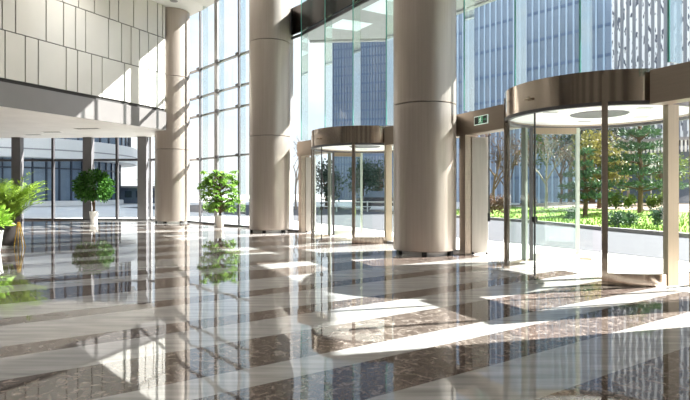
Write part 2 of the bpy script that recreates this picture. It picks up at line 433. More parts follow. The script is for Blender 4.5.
# window_3: high glass over the entrance with glass fins
W3 = win('window_3', 'high glass facade over the revolving doors')
m = MB()
for p, q in ((J2, J1), (J1, K0), (K0, K1), (K1, K2)): m.upquad(p, q, ZL1, ZC)
m.build('glass', M['tint'], W3)
LJ = (Vector(J1)-Vector(J2)).length
def fpt(s):                                                      # s metres along the facade from J1 (negative = farther)
    if s < 0:
        d = (Vector(J1)-Vector(J2)).normalized(); return Vector(J1)+d*s, d
    d = (Vector(K0)-Vector(J1)).normalized(); L = (Vector(K0)-Vector(J1)).length
    if s <= L: return Vector(J1)+d*s, d
    d = (Vector(K1)-Vector(K0)).normalized(); return Vector(K0)+d*(s-L), d
fins = [-6.85, -5.38, -3.9, -2.42, -1.0, .29, 1.8, 3.24, 4.66]
for s in fins:
    p, d = fpt(s); n = Vector((-d.y, d.x))
    m = MB(); m.slab(p, p-n*.23, ZL1+.02, ZC, -.01, .01); f = m.build('fin', M['fin'], W3)
    m = MB(); m.slab(p-n*.23, p-n*.246, ZL1+.02, ZC, -.014, .014); m.build('fin_edge', M['edge'], f)
# window_4: doors-level glass
def circ_cut(p, q, c, r):
    p, q, c = Vector(p), Vector(q), Vector(c); d = (q-p).normalized(); f = p-c
    b = f.dot(d); k = math.sqrt(max(0, b*b-(f.dot(f)-r*r))); return p+d*(-b-k), p+d*(-b+k)
i2a, i2b = circ_cut(J2, J1, D2, RD+.02); i1a, i1b = circ_cut(J1, K0, D1, RD+.02)
print('cuts', i2a, i2b, i1a, i1b)
W4 = win('window_4', 'glass panes at door level between the revolving doors')
m = MB(); m.upquad(i2b, Vector(J1), .0, ZL0); m.upquad((4.67, 6.0), K2, 0, ZL0); m.build('glass', M['glass'], W4)
m = MB(); m.slab(i2b, J1, 0, .06, -.06, .06); m.build('sill', M['alu'], W4)
# lintels
def lintel(name, segs):
    m = MB()
    for p, q in segs: m.slab(p, q, ZL0, ZL1, -.14, .14)
    return struct(m.build(name, M['lintel']), None)
d_ = (Vector(J1)-Vector(J2)).normalized()
lintel('trim_1', [(Vector(J2)-d_*.1, i2a)]); lintel('trim_2', [(i2b, J1), (J1, i1a)]); lintel('trim_3', [(i1b if i1b[1] > K0[1] else K0, K0), (K0, (4.57, 6.35))])
# dark bronze band across the high glass (edge of an upper floor)
m = MB()
pts = [Vector(G[7])+Vector((.55, -.64)), Vector(J2), Vector(J1), Vector(K0), Vector(K1), Vector(K2)]
for p, q in zip(pts, pts[1:]): m.slab(p, q, 6.42, 7.3, -.05, -.015)
bnd = struct(m.build('trim_6', M['band']), 'dark bronze band across the high glass')
m = MB()
for p, q in zip(pts, pts[1:]): m.slab(p, q, 6.28, 6.36, -.05, -.015)
m.build('lower_rail', M['alu_dark'], bnd)

# side door portals
def portal(name, p, d, label):
    d = Vector(d).normalized(); n = Vector((-d.y, d.x)); p = Vector(p)
    r = struct(empty(name), label)
    m = MB(); m.slab(p, p+d*.2, 0, ZL0, -.15, .15); m.build('jamb', M['lintel'], r)
    a = p+d*.2+n*.02
    b = a+(d*.2+n*.24)                      # steel leaf standing ajar
    m = MB(); m.slab(a, b, .03, ZL0-.05, -.025, .025); lf = m.build('door_leaf', M['bright_steel'], r)
    for k in (.06, .92):
        x = a+(b-a)*k
        m = MB(); m.lathe([(.03, 0), (.03, .05)], 12, (x.x, x.y)); m.build('foot', M['dark'], lf)
    return r, p, d, n
r, p, d, n = portal('door_1', J1, Vector(K0)-Vector(J1), 'steel side door beside the revolving door under the exit sign')
h = on_facade(489, J1, K0)
m = MB(); m.tube([(h.x, h.y, .72), (h.x, h.y, 2.38)], .016, 10)
m.tube([(h.x, h.y, .70), (h.x, h.y, .86)], .026, 10); m.build('pull_handle', M['dark'], r)
m = MB(); m.upquad(h, i1a, 0.02, ZL0); m.build('glass', M['glass'], r)
portal('door_2', J2, Vector(J1)-Vector(J2), 'steel side door beside the farther revolving door')
r3 = struct(empty('door_3'), 'framed glass side door beside the large revolving door')
a3, b3 = Vector((4.47, 6.98)), Vector((4.57, 6.45)); d3 = (b3-a3).normalized()
m = MB(); m.upquad(a3, b3, .05, ZL0); m.build('glass', M['glass'], r3)
for p in (a3, b3-d3*.05):
    m = MB(); m.slab(p, p+d3*.05, 0, ZL0, -.025, .025); m.build('stile', M['steel'], r3)
m = MB(); m.slab(a3, b3, 0, .1, -.02, .02); m.build('rail', M['steel'], r3)

# exit sign
ps, pe = on_facade(481, J1, K0), on_facade(494.5, J1, K0); dd = (pe-ps); wS = dd.length; ang = math.atan2(dd.y, dd.x)
mid = (ps+pe)/2; nn = Vector((-dd.y, dd.x)).normalized(); mid -= nn*.145
r = empty('exit_sign', (mid.x, mid.y, 2.665), ang)
tag(r, 'small green emergency exit sign with running figure on the bronze lintel', 'sign')
def sb(x0, x1, z0, z1, y0, name, mt, par=r):
    m = MB(); m.box(x0, x1, y0, 0, z0, z1); return m.build(name, M[mt], par)
fr = sb(-wS/2, wS/2, -.085, .085, -.02, 'frame', 'sign_white')
sb(-wS/2+.014, -wS*.17, -.071, .071, -.023, 'dark_panel', 'sign_dark'); sb(wS*.17, wS/2-.014, -.071, .071, -.023, 'dark_panel', 'sign_dark')
sb(-wS*.155, wS*.155, -.071, .071, -.023, 'green_panel', 'sign_green')
m = MB(); y = -.026
def st(x0, z0, x1, z1, t):
    a, b = Vector((x0, 0, z0)), Vector((x1, 0, z1)); dn = (b-a).normalized(); pn = Vector((-dn.z, 0, dn.x))*t/2
    m.add([(q.x, y, q.z) for q in (a-pn, b-pn, b+pn, a+pn)], [(0, 1, 2, 3)])
st(.0, .035, -.012, -.012, .026); st(-.012, -.012, .022, -.032, .015); st(.022, -.032, .016, -.062, .013); st(-.012, -.012, -.03, -.038, .015); st(-.03, -.038, -.055, -.04, .013)
st(.0, .03, .03, .008, .011); st(.0, .03, -.032, .02, .011); st(-.032, .02, -.04, -.002, .010); st(.008, .044, .018, .062, .022)
m.build('running_figure', M['sign_white'], r)
m = MB(); cx = wS*.335
m.add([(cx-.045, y, -.008), (cx+.0, y, -.008), (cx+.0, y, -.03), (cx+.045, y, .0), (cx+.0, y, .03), (cx+.0, y, .008), (cx-.045, y, .008)], [(0, 1, 2, 3, 4, 5, 6)])
m.build('arrow', M['sign_green'], r)

# ------------------------------------------------------------------ revolving doors
def revolving_door(label):
    r = empty('revolving_door', (0, 0, 0)); tag(r, label, 'revolving door', 'revolving doors in the entrance facade')
    z0, z1, rr = 2.49, 2.92, RD
    aL, aE, aP, aR = 167.8, 207.9, 247.5, 282.6
    m = MB(); m.arc((0, 0), rr-.03, rr, 0, 360, z0, z1, 96); dr = m.build('canopy_drum', M['bronze'], r, True)
    m = MB(); m.arc((0, 0), rr-.07, rr+.008, 0, 360, z0-.05, z0, 96); m.build('drum_rim', M['alu_dark'], dr, True)
    m = MB(); m.lathe([(0, z1-.02), (rr-.03, z1-.02)], 64); m.build('top_plate', M['alu'], dr)
    m = MB(); m.lathe([(0, z0+.03), (rr-.032, z0+.03)][::-1], 64); cp = m.build('ceiling_panel', M['glow_white'], r)
    m = MB(); m.lathe([(0, z0+.018), (.42, z0+.018), (.44, z0+.03)][::-1], 40); m.build('centre_plate', M['alu_dark'], cp)
    for a, q in ((195, .9), (300, .75), (80, .9), (20, .9)):
        m = MB(); c = (q*math.cos(R(a)), q*math.sin(R(a)))
        m.box(c[0]-.11, c[0]+.11, c[1]-.04, c[1]+.04, z0+.022, z0+.029); m.build('light_slot', M['alu'], cp)
    def post(a, wd, zt, mt='steel', nm='post', rad=rr, b0=0):
        m = MB(); c = Vector((math.cos(R(a)), math.sin(R(a)))); t = Vector((-c.y, c.x))
        m.slab(c*(rad+.015)-t*wd/2, c*(rad+.015)+t*wd/2, b0, zt, 0, .09); return m.build(nm, M[mt], r)
    post(aP, .075, z1-.06, 'bronze'); post(aL, .07, z1-.1, 'bronze'); post(aR, .17, z0-.05); post(348, .09, z0); post(124.5, .06, z0-.05, 'pale_steel')
    # curved glass and skirts
    def sheet(a0, a1, nm='curved_glass', b=.0):
        m = MB(); m.arcsheet(rr-.02, a0, a1, b, z0-.05, 20); return m.build(nm, M['curve'], r, True)
    sheet(aP+1, aR-2, b=.16); sheet(aR+2, 347, b=.16); sheet(69, aL-1); g = sheet(aL+1, aE, 'sliding_leaf', .02)
    m = MB(); m.arc((0, 0), rr-.03, rr-.01, aE-.35, aE+.35, .02, z0-.05, 2); m.build('edge_strip', M['dark'], g)
    m = MB(); m.arc((0, 0), rr-.045, rr+.01, aE-1.2, aE+1.2, .82, .9, 4); m.build('lock', M['dark'], g)
    for a0, a1 in ((aP+1.5, aR-3), (aR+3, 346)):
        m = MB(); m.arc((0, 0), rr-.05, rr, a0, a1, 0, .16, 20); m.build('skirt', M['bronze'], r, True)
    m = MB(); m.arc((0, 0), rr-.05, rr, aR-3.2, aR-2.2, 0, .16, 3); m.build('gasket', M['dark'], r)
    m = MB(); m.arc((0, 0), rr-.06, rr-.0, 70, 166, 0, .04, 20); m.build('floor_track', M['steel'], r)
    # inner door wing with steel frame
    wg = empty('door_wing'); wg.parent = r
    p, q = Vector((-.74, 1.11)), Vector((.16, 1.11))
    m = MB(); m.slab(p, q, .02, z0-.06, 0, .004); m.build('wing_glass', M['curve'], wg)
    for a, b, zz0, zz1, mt in ((0, .06, .02, z0-.06, 'alu_dark'), (.84, .90, .02, z0-.06, 'pale_steel'), (.06, .84, .02, .15, 'pale_steel'), (.06, .84, z0-.17, z0-.06, 'steel')):
        m = MB(); m.slab((p.x+a, p.y), (p.x+b, p.y), zz0, zz1, -.025, .025); m.build('stile' if a in (0, .84) else 'rail', M[mt], wg)
    # sensor on the drum
    c = Vector((math.cos(R(206)), math.sin(R(206)))); s_ = MB()
    s_.tube([c.to_3d()*(rr-.01)+Vector((0, 0, 2.66)), c.to_3d()*(rr+.05)+Vector((0, 0, 2.66))], .022, 12); t = Vector((-c.y, c.x, 0))
    s_.tube([c.to_3d()*(rr+.02)+t*.0+Vector((0, 0, 2.66)), c.to_3d()*(rr+.03)-t*.1+Vector((0, 0, 2.655))], .016, 10)
    s_.build('sensor', M['steel'], r)
    return r
rd = revolving_door('large revolving door with bronze drum closest to us, in front of the lawn')
rd.location = (*D1, 0)
rd2 = copy_tree(rd); rd2.location = (*D2, 0); rd2.rotation_euler = (0, 0, R(9.5))
rd2['label'] = 'smaller-looking revolving door with bronze drum beyond the broad round column'

# red doormat outside
m = MB(); m.box(-.3, .3, -.3, .3, -.03, .02); o = m.build('doormat', M['red']); o.location = (5.62, 8.0, 0); o.rotation_euler = (0, 0, R(25)); tag(o, 'red doormat on the paving just outside the large revolving door', 'doormat')

# ------------------------------------------------------------------ entrance canopy outside (casts the lobby's upper shade)
r = empty('entrance_canopy', (0, 0, 0)); tag(r, 'flat grey canopy projecting outside above the entrance doors', 'canopy')
inner = [Vector(p)+Vector((.9, .55))*.08 for p in ((-1.5, 17.65), J2, J1, K0, K2)]
outer = [Vector((-1.2, 18.3)), Vector((1.35, 18.1)), Vector((4.35, 13.6)), Vector((6.8, 8.5)), Vector((6.9, 5.9))]
m = MB(); m.prism([tuple(p) for p in inner]+[tuple(p) for p in reversed(outer)], 6.42, 6.75); m.build('slab', M['canopy'], r)
m = MB()
for p, q in zip(outer, outer[1:]): m.slab(p, q, 6.36, 6.8, -.02, .12)
m.build('edge_beam', M['canopy'], r)
for p0, p1, q0, q1 in ((inner[1], inner[2], outer[1], outer[2]),):
    for k0, k1 in ((.1, .24), (.38, .54), (.68, .84)):
        a, b, c, d4 = p0.lerp(p1, k0), p0.lerp(p1, k1), q0.lerp(q1, k1), q0.lerp(q1, k0)
        aa, bb, cc, de = a.lerp(d4, .12), b.lerp(c, .12), b.lerp(c, .5), a.lerp(d4, .5)
        m = MB(); m.quad((*aa, 6.41), (*bb, 6.41), (*cc, 6.41), (*de, 6.41)); m.build('light_panel', M['canopy_light'], r)

# ------------------------------------------------------------------ plants inside
def pot_obj(par, r0, r1, h, m, soil=True):
    b = MB(); b.lathe([(r0*.9, 0), (r0, .02), (r1, h*.96), (r1*1.04, h*.97), (r1*1.04, h), (r1*.92, h), (r1*.9, h-.04), (0, h-.04)], 32); p = b.build('pot', m, par, True)
    if soil:
        b = MB(); b.lathe([(0, h-.03), (r1*.9, h-.03)][::-1], 24); b.build('soil', M['soil'], p)
def rdir(zlo=-1, zhi=1):
    z = random.uniform(zlo, zhi); a = random.uniform(0, 2*math.pi); k = math.sqrt(max(0, 1-z*z)); return Vector((k*math.cos(a), k*math.sin(a), z))

# round-headed fig by the glass wall
r = empty('potted_fig_tree', (-10.98, 23.6, 0)); tag(r, 'potted fig with round dark green crown by the glass wall under the gallery', 'plant')
pot_obj(r, .14, .18, .45, M['pot'])
m = MB(); m.tube([(0, 0, .4), (.02, 0, .8), (-.03, .02, 1.1), (.02, 0, 1.5)], [.06, .05, .05, .04], 8); m.tube([(.02, .03, .45), (-.04, 0, .8), (.04, -.02, 1.15), (-.05, 0, 1.5)], [.05, .045, .045, .03], 8); m.build('trunk', M['bark'], r, True)
m = MB()
for i in range(2200):
    d = rdir(-.85, 1); k = random.uniform(.1, 1)**.5
    p = Vector((d.x*.78*k, d.y*.78*k, 1.52+d.z*.7*k)); m.leaf(p, d+rdir()*.7+Vector((0, 0, -.3)), random.uniform(.13, .2), .09)
m.build('foliage', M['fig'], r)

# umbrella tree by the curtain wall
r = empty('potted_umbrella_tree', (-4.62, 19.95, 0)); tag(r, 'bright green umbrella tree in a white pot in front of the curtain wall', 'plant')
pot_obj(r, .13, .18, .42, M['pot'])
m = MB(); m.tube([(0, 0, .38), (.02, 0, .9), (-.02, 0, 1.5), (.02, 0, 2.0)], [.05, .04, .035, .02], 8)
tips = []
for i in range(170):
    z = random.uniform(.62, 2.0); rad = (.76 if z < 1.75 else .6)*random.uniform(.45, 1)*(1 if z > .95 else .85); a = random.uniform(0, 6.28)
    t = Vector((math.cos(a)*rad, math.sin(a)*rad, z+random.uniform(-.05, .12))); m.tube([(0, 0, max(.5, z-.2)), (t.x*.5, t.y*.5, z-.02), t], [.012, .009, .006], 5, False); tips.append(t)
for a, rad in ((.1, .55), (3.2, .6), (1.7, .5), (4.6, .5)): tips.append(Vector((math.cos(a)*rad, math.sin(a)*rad, 2.08)))
tr = m.build('trunk', M['bark'], r, True)
m = MB()
for t in tips:
    for k in range(9):
        a = 2*math.pi*k/9+random.uniform(-.2, .2); m.leaf(t, (math.cos(a), math.sin(a), random.uniform(-1.1, .0)), random.uniform(.15, .23), .09, up=(0, 0, 1))
m.build('foliage', M['umbrella'], r)

# areca palm in a dark planter
def palm(r, n, ln, m1, base):
    for i in range(n):
        a = 2.399*i+random.uniform(-.3, .3); f = (i+.5)/n; el = .55+.95*f**.7; b = MB(); pts = []
        L = ln*random.uniform(.72, 1.05); p = Vector((math.cos(a)*.08, math.sin(a)*.08, base)); d = Vector((math.cos(a)*math.cos(el)*.6, math.sin(a)*math.cos(el)*.6, math.sin(el)+.35)).normalized()
        for k in range(13):
            pts.append(p.copy()); p = p+d*L/12; d = (d+Vector((math.cos(a), math.sin(a), 0))*.06+Vector((0, 0, -.015-.011*k))).normalized()
        b.tube(pts, [.010*(1-k/14) for k in range(13)], 5, False)
        for k in range(4, 13):
            t = (pts[k]-pts[k-1]).normalized(); sd = t.cross(Vector((0, 0, 1))).normalized()
            for s_ in (-1, 1):
                for j in (0, .5):
                    q = pts[k-1].lerp(pts[k], j); b.leaf(q, t*.75+sd*s_*.8+Vector((0, 0, random.uniform(-.3, .15))), (.22 if k < 11 else .14)*random.uniform(.8, 1.15), .036, up=(0, 0, 1))
        b.build('frond', m1, r)
r = empty('potted_palm', (-8.2, 13.1, 0)); tag(r, 'tall feathery palm in a dark planter beside the gold frame', 'plant')
b = MB(); b.lathe([(.2, 0), (.24, .45), (.22, .45), (.21, .41), (0, .41)], 32); b.build('planter', M['pot_dark'], r, True)
b = MB(); b.lathe([(0, .42), (.21, .42)][::-1], 24); b.build('soil', M['soil'], r)
palm(r, 70, 1.5, M['palm'], .42)
r = empty('potted_fern', (-7.45, 11.4, 0)); tag(r, 'low lime green leafy plant in a white pot in front of the tall palm', 'plant')
pot_obj(r, .15, .2, .45, M['pot'])
b = MB()
for i in range(420):
    d = rdir(-.2, 1); k = random.uniform(.4, 1); p = Vector((d.x*.34*k, d.y*.34*k, .6+d.z*.36*k)); b.leaf(p, d+rdir()*.5, random.uniform(.1, .18), .06)
b.build('foliage', M['lime'], r)
b = MB()
for i in range(7):
    a = i*.9; b.tube([(0, 0, .4), (math.cos(a)*.12, math.sin(a)*.12, .62), (math.cos(a)*.24, math.sin(a)*.24, .8)], .008, 5)
b.build('stem', M['shrub'], r)
# gold A-frame
r = empty('folding_frame_stand', (-7.5, 12.4, 0), R(-12)); tag(r, 'small gold A-shaped frame stand on the marble beside the palm', 'stand')
for s_ in (-1, 1):
    m = MB(); m.tube([(s_*.115, 0, 0), (s_*.02, 0, .57)], .011, 8); m.build('leg', M['gold'], r)
for s_ in (-1, 1):
    m = MB(); m.tube([(s_*.1, .1, 0), (s_*.02, .02, .57)], .009, 8); m.build('leg', M['gold'], r)
m = MB(); m.tube([(-.03, .01, .575), (.03, .01, .575)], .012, 8); m.build('crossbar', M['gold'], r)

# ------------------------------------------------------------------ outside ground
gr = MB(); gr.box(-300, 300, -60, 400, -.6, -.03); struct(gr.build('ground', M['paving']), 'pale sunlit paving outside')
near = [(-20, 48), (-6, 31), (-.4, 21.5), (1.6, 17.6), (4.15, 14.06), (6.35, 10.2), (7.6, 7), (8.6, 0), (9, -20)]
far = [(-14, 62), (-2, 48), (3, 34), (7.7, 23.5), (8.75, 18.2), (10.1, 14), (12, 8), (13.5, 0), (14, -20)]
rm = MB(); n = len(near)
rm.add([(x, y, -.02) for x, y in near]+[(x, y, -.02) for x, y in far], [(i, i+1, n+i+1, n+i) for i in range(n-1)])
for i, f in enumerate(rm.f): rm.f[i] = tuple(f)
struct(rm.build('road', M['road']), 'grey road curving past the entrance')
kb = MB()
for p, q in zip(far[1:-1], far[2:]): kb.slab(p, q, -.03, .1, 0, .22)
struct(kb.build('kerb', M['kerb']), 'stone kerb along the lawn')
# lawn with a gentle rise
def lerp_poly(poly, t):
    k = t*(len(poly)-1); i = min(int(k), len(poly)-2); f = k-i; a, b = Vector(poly[i]), Vector(poly[i+1]); return a.lerp(b, f)
def lawn_z(d): x = min(1, d/16.0); return .06+.5*x*x*(3-2*x)
lm = MB(); NU, NV = 60, 36; edge = far[2:8]
for iu in range(NU+1):
    p = lerp_poly(edge, iu/NU); 
    for iv in range(NV+1):
        d = .22+8.5*(iv/NV); lm.v.append((p.x+d*.9, p.y+d*.44, lawn_z(d)+random.uniform(-.03, .03)*(iv > 0)))
for iu in range(NU):
    for iv in range(NV):
        a = iu*(NV+1)+iv; lm.f.append((a, a+1, a+NV+2, a+NV+1))
o = lm.build('lawn', M['grass'], None, True); tag(o, 'bright green mown lawn across the road', 'lawn', kind='stuff')
gm = MB()
for i in range(5000):
    p = lerp_poly(edge, random.random()); d = .3+8.3*random.random()**1.3; q = Vector((p.x+d*.9, p.y+d*.44, lawn_z(d)-.02))
    gm.leaf(q, (random.uniform(-.5, .5), random.uniform(-.5, .5), 1), random.uniform(.08, .2), .05)
gm.build('grass_blades', M['grass'], o)
mm = MB()
for iu in range(31):
    p = lerp_poly(edge, iu/30)
    for d in (8.6, 14, 40): mm.v.append((p.x+d*.9, p.y+d*.44, lawn_z(d)+.02))
for iu in range(30):
    for iv in range(2):
        a = iu*3+iv; mm.f.append((a, a+1, a+4, a+3))
struct(mm.build('ground_mulch', M['mulch'], None, True), 'bare brown planting bed behind the lawn')

def gpos(px, Y, z=None): return Vector(((px-345)*Y/FPX, Y, z if z is not None else 0))
def at_lawn(px, Y, z): return (*gpos(px, Y)[:2], z)

def pad_tree(loc, h, pads, m, label, trunk_r=.12, n=230, group=None):
    r = empty('layered_conifer', loc); tag(r, label, 'tree', group)
    b = MB(); b.tube([(0, 0, -.3), (.06, 0, h*.35), (-.05, .03, h*.7), (0, 0, h)], [trunk_r, trunk_r*.8, trunk_r*.6, trunk_r*.2], 8)
    for (x, y, z, rx, rz) in pads: b.tube([(0, 0, z-.25), (x*.6, y*.6, z-.1), (x, y, z)], [.05, .035, .02], 5, False)
    b.build('trunk', M['bark'], r, True)
    b = MB()
    for (x, y, z, rx, rz) in pads:
        for i in range(int(n*rx*1.2)):
            d = rdir(); k = random.random()**.4; p = Vector((x+d.x*rx*k, y+d.y*rx*k, z+d.z*rz*k)); b.leaf(p, Vector((d.x, d.y, .35))+rdir()*.6, random.uniform(.18, .32), .07)
    b.build('foliage', m, r); return r
random.seed(3)
def mkpads(h, z0, rad, tiers, zr=.16):
    out = []
    for t in range(tiers):
        f = t/(tiers-1); z = z0+(h-z0)*f; rr = rad*(1-.75*f)
        k = 4 if f < .7 else 2
        a0 = random.uniform(0, 6.28)
        for j in range(k): a = a0+2*math.pi*j/k+random.uniform(-.4, .4); out.append((math.cos(a)*rr*.62, math.sin(a)*rr*.62, z+random.uniform(-.14, .14), rr*random.uniform(.42, .6), zr))
    out.append((0, 0, h, rad*.22, zr)); return out
pad_tree(at_lawn(585, 25.5, .4), 2.75, mkpads(2.7, .75, 1.15, 5), M['needle'], 'small dark layered conifer seen through the revolving door beside its near post')
pad_tree(at_lawn(640, 26.5, .55), 4.9, mkpads(4.8, 1.1, 1.75, 7, .17), M['needle'], 'tall tiered pine standing on the lawn behind the curved glass panel', .13, 200)

def bushy(name, loc, rx, rz, zc, m, label, cat, n=900, leaf=.16, trunk=True, group=None, trunk_m='bark', clumps=9, ht=None):
    r = empty(name, loc); tag(r, label, cat, group)
    if trunk:
        b = MB(); b.tube([(0, 0, -.3), (.04, 0, zc*.6), (0, 0, zc)], [.12*rx/1.5+.03, .09*rx/1.5+.02, .03], 8)
        for i in range(7):
            d = rdir(-.1, .9); b.tube([(0, 0, zc*.55), (d.x*rx*.4, d.y*rx*.4, zc+d.z*rz*.2), (d.x*rx*.8, d.y*rx*.8, zc+d.z*rz*.7)], [.05, .03, .012], 5, False)
        b.build('trunk', M[trunk_m], r, True)
    b = MB(); cl = [rdir()*random.uniform(.3, .7) for _ in range(clumps)]
    for i in range(n):
        c = random.choice(cl); d = rdir()*random.random()**.4*.5; q = c+d
        b.leaf((q.x*rx, q.y*rx, zc+q.z*rz), d+rdir()*.8, leaf*random.uniform(.7, 1.3), leaf*.55)
    b.build('foliage', m, r); return r
def bare(loc, h, label, m='palebark', seed=1, spread=.35, group=None, twigs=None):
    random.seed(seed); r = empty('bare_tree', loc); tag(r, label, 'tree', group); b = MB(); tips = []
    def br(p, d, ln, rad, lev):
        q = p+d*ln; mid = p.lerp(q, .5)+rdir()*ln*.06; b.tube([p, mid, q], [rad, rad*.8, rad*.62], 5 if lev else 7, False)
        if lev >= 4: tips.append(q); return
        for k in range(3 if lev else 4):
            br(p.lerp(q, random.uniform(.6, 1)), (d+rdir(-.2, .8)*spread*2).normalized(), ln*random.uniform(.55, .8), rad*.55, lev+1)
    br(Vector((0, 0, -.2)), Vector((0, 0, 1)), h*.36, .1, 0)
    b.build('branches', M[m], r)
    if twigs:
        b = MB()
        for t in tips:
            for k in range(2): b.leaf(t+rdir()*.2, rdir(), .16, .09)
        b.build('foliage', M[twigs], r)
    return r
bushy('leafy_tree', at_lawn(600, 31, .5), 1.9, 1.9, 2.6, M['autumn'], 'yellow-green bushy tree between the small conifer and the tiered pine', 'tree', 2600, .22, clumps=14)
bushy('leafy_tree', at_lawn(664, 33, .5), 1.5, 1.5, 2.2, M['shrub'], 'pale green leafy tree behind the tiered pine beside the wide steel post', 'tree', 1100, .22)
bushy('leafy_tree', at_lawn(592, 38, .5), 2.6, 2.4, 4.9, M['evergreen'], 'dark leafy tree towering behind the yellow-green tree', 'tree', 1500, .26)
bare(at_lawn(546, 32, .45), 5.6, 'thin autumn tree with sparse brown leaves seen through the sliding glass leaf', 'palebark', 5, twigs='rust')
bare(at_lawn(560, 38, .45), 6.6, 'taller thin bare tree behind the sparse brown-leaved tree', 'bark', 8, twigs='shrub')
bare(at_lawn(495, 33, .3), 6.2, 'bare branching tree outside the steel side door', 'bark', 11, twigs='rust')
bare(at_lawn(628, 33, .45), 6.2, 'bare pale tree rising behind the tiered pine', 'palebark', 14)
bare(at_lawn(296, 42, 0), 7.2, 'tall bare tree outside between the round column and the farther side door', 'palebark', 21)
random.seed(17)
bushy('leafy_tree', at_lawn(532, 44, .4), 2.0, 2.6, 4.4, M['shrub'], 'olive leafy tree behind the thin autumn tree, seen through the sliding glass leaf', 'tree', 700, .24)
bushy('leafy_tree', at_lawn(570, 46, .4), 2.2, 2.4, 5.4, M['evergreen'], 'dark leafy tree behind the taller thin bare tree', 'tree', 900, .26)
bushy('leafy_tree', at_lawn(641, 50, .4), 2.2, 2.2, 5.0, M['evergreen'], 'dark leafy tree behind the crown of the tiered pine', 'tree', 900, .26)
bare(at_lawn(508, 36, .3), 6.0, 'bare tree outside between the side door and the inner door wing', 'bark', 41, twigs='rust')
bare(at_lawn(579, 36, .4), 6.2, 'bare pale tree behind the pale stile of the inner door wing', 'palebark', 43)
random.seed(9)
bushy('round_shrub', at_lawn(660, 18.0, .15), .32, .36, .3, M['bluegreen'], 'clipped round blue-green bush on the lawn by the kerb', 'shrub', 700, .09, False, clumps=14)
for k, (px, Y, lab) in enumerate(((616, 18.6, 'dark low shrub at the lawn edge beside the near post of the large door'), (627, 18.9, 'dark low shrub at the lawn edge, just inside the curved glass panel'), (572, 23.2, 'dark low shrub at the lawn edge below the small conifer'))):
    bushy('low_shrub', at_lawn(px, Y, .12), .38, .3, .22, M['needle'], lab, 'shrub', 500, .1, False, 'low shrubs on the lawn edge', clumps=12)
for k, px in enumerate((607, 618, 629, 652, 663)):
    bushy('hedge_plant', at_lawn(px, 27.5, .62), .36, .42, .28, M['shrub'], ['yellow-green hedge plant beside the near post, first of the row', 'yellow-green hedge plant in the row, second from the near post', 'yellow-green hedge plant just before the tiered pine trunk', 'yellow-green hedge plant just past the tiered pine trunk', 'yellow-green hedge plant at the wide steel post end of the row'][k], 'hedge', 420, .14, False, 'hedge plants behind the lawn')
for k, (px, Y) in enumerate(((488, 27), (502, 27), (528, 34))):
    bushy('rusty_shrub', at_lawn(px, Y, .3), .4, .5, .45, M['rust'], ['reddish-brown shrub outside the steel side door beside the black pull handle', 'reddish-brown shrub outside between the side door and the large drum', 'reddish-brown shrub behind the dark stile of the inner door wing'][k], 'shrub', 420, .16, False, 'reddish shrubs across the road')
for k, (px, Y, rx, rz, zc) in enumerate(((326, 44, 1.3, 2.0, 2.2), (362, 46, 1.5, 2.4, 2.6), (380, 52, 1.6, 2.2, 2.4))):
    bushy('evergreen_tree', gpos(px, Y, 0), rx, rz, zc, M['evergreen'], ['dark evergreen outside behind the curved glass of the farther revolving door', 'dark evergreen outside behind the front post of the farther revolving door', 'dark evergreen outside beside the broad column, beyond the farther revolving door'][k], 'tree', 1100, .28, True, 'evergreens beyond the farther revolving door')
# lantern on a post in the garden
r = empty('garden_lantern', at_lawn(651, 30, .5)); tag(r, 'white box lantern on a slim post beside the tiered pine', 'lamp')
m = MB(); m.tube([(0, 0, -.3), (0, 0, 2.1)], .035, 8); m.build('post', M['alu'], r)
m = MB(); m.box(-.19, .19, -.19, .19, 2.1, 2.75); m.build('lamp_box', M['white'], r)
m = MB(); m.box(-.22, .22, -.22, .22, 2.75, 2.8); m.build('cap', M['alu'], r)
# parked car and railing seen through the farther door
r = empty('parked_car', (*gpos(385, 41)[:2], -.02), R(-4)); tag(r, 'dark parked car across the road beyond the farther revolving door', 'car')
def xz(prof, w, name, mt, y0=0, par=r):
    m = MB(); n = len(prof); m.add([(x, y0-w/2, z) for x, z in prof]+[(x, y0+w/2, z) for x, z in prof], [tuple(range(n)), tuple(range(2*n-1, n-1, -1))]+[(i, i+n, (i+1) % n+n, (i+1) % n) for i in range(n)])
    return m.build(name, M[mt], par, True)
xz([(-2.15, .3), (2.15, .3), (2.2, .6), (2.0, .82), (1.1, .92), (-1.6, .95), (-2.1, .9), (-2.2, .6)], 1.75, 'body', 'car')
xz([(1.0, .93), (.35, 1.38), (-1.0, 1.42), (-1.75, .95)], 1.5, 'cabin', 'block_glass')
for x in (-1.35, 1.35):
    for y in (-.8, .8):
        m = MB(); m.tube([(x, y-.1, .32), (x, y+.1, .32)], .32, 20); m.build('wheel', M['dark'], r)
r = empty('railing', (*gpos(352, 36.5)[:2], 0), R(-8)); tag(r, 'white railing across the road beyond the farther revolving door', 'railing')
for z in (.3, .62): 
    m = MB(); m.box(-3.2, 3.2, -.03, .03, z, z+.06); m.build('rail', M['white'], r)
for x in (-3.1, -1.05, 1.05, 3.1):
    m = MB(); m.box(x-.04, x+.04, -.04, .04, -.03, .7); m.build('post', M['white'], r)

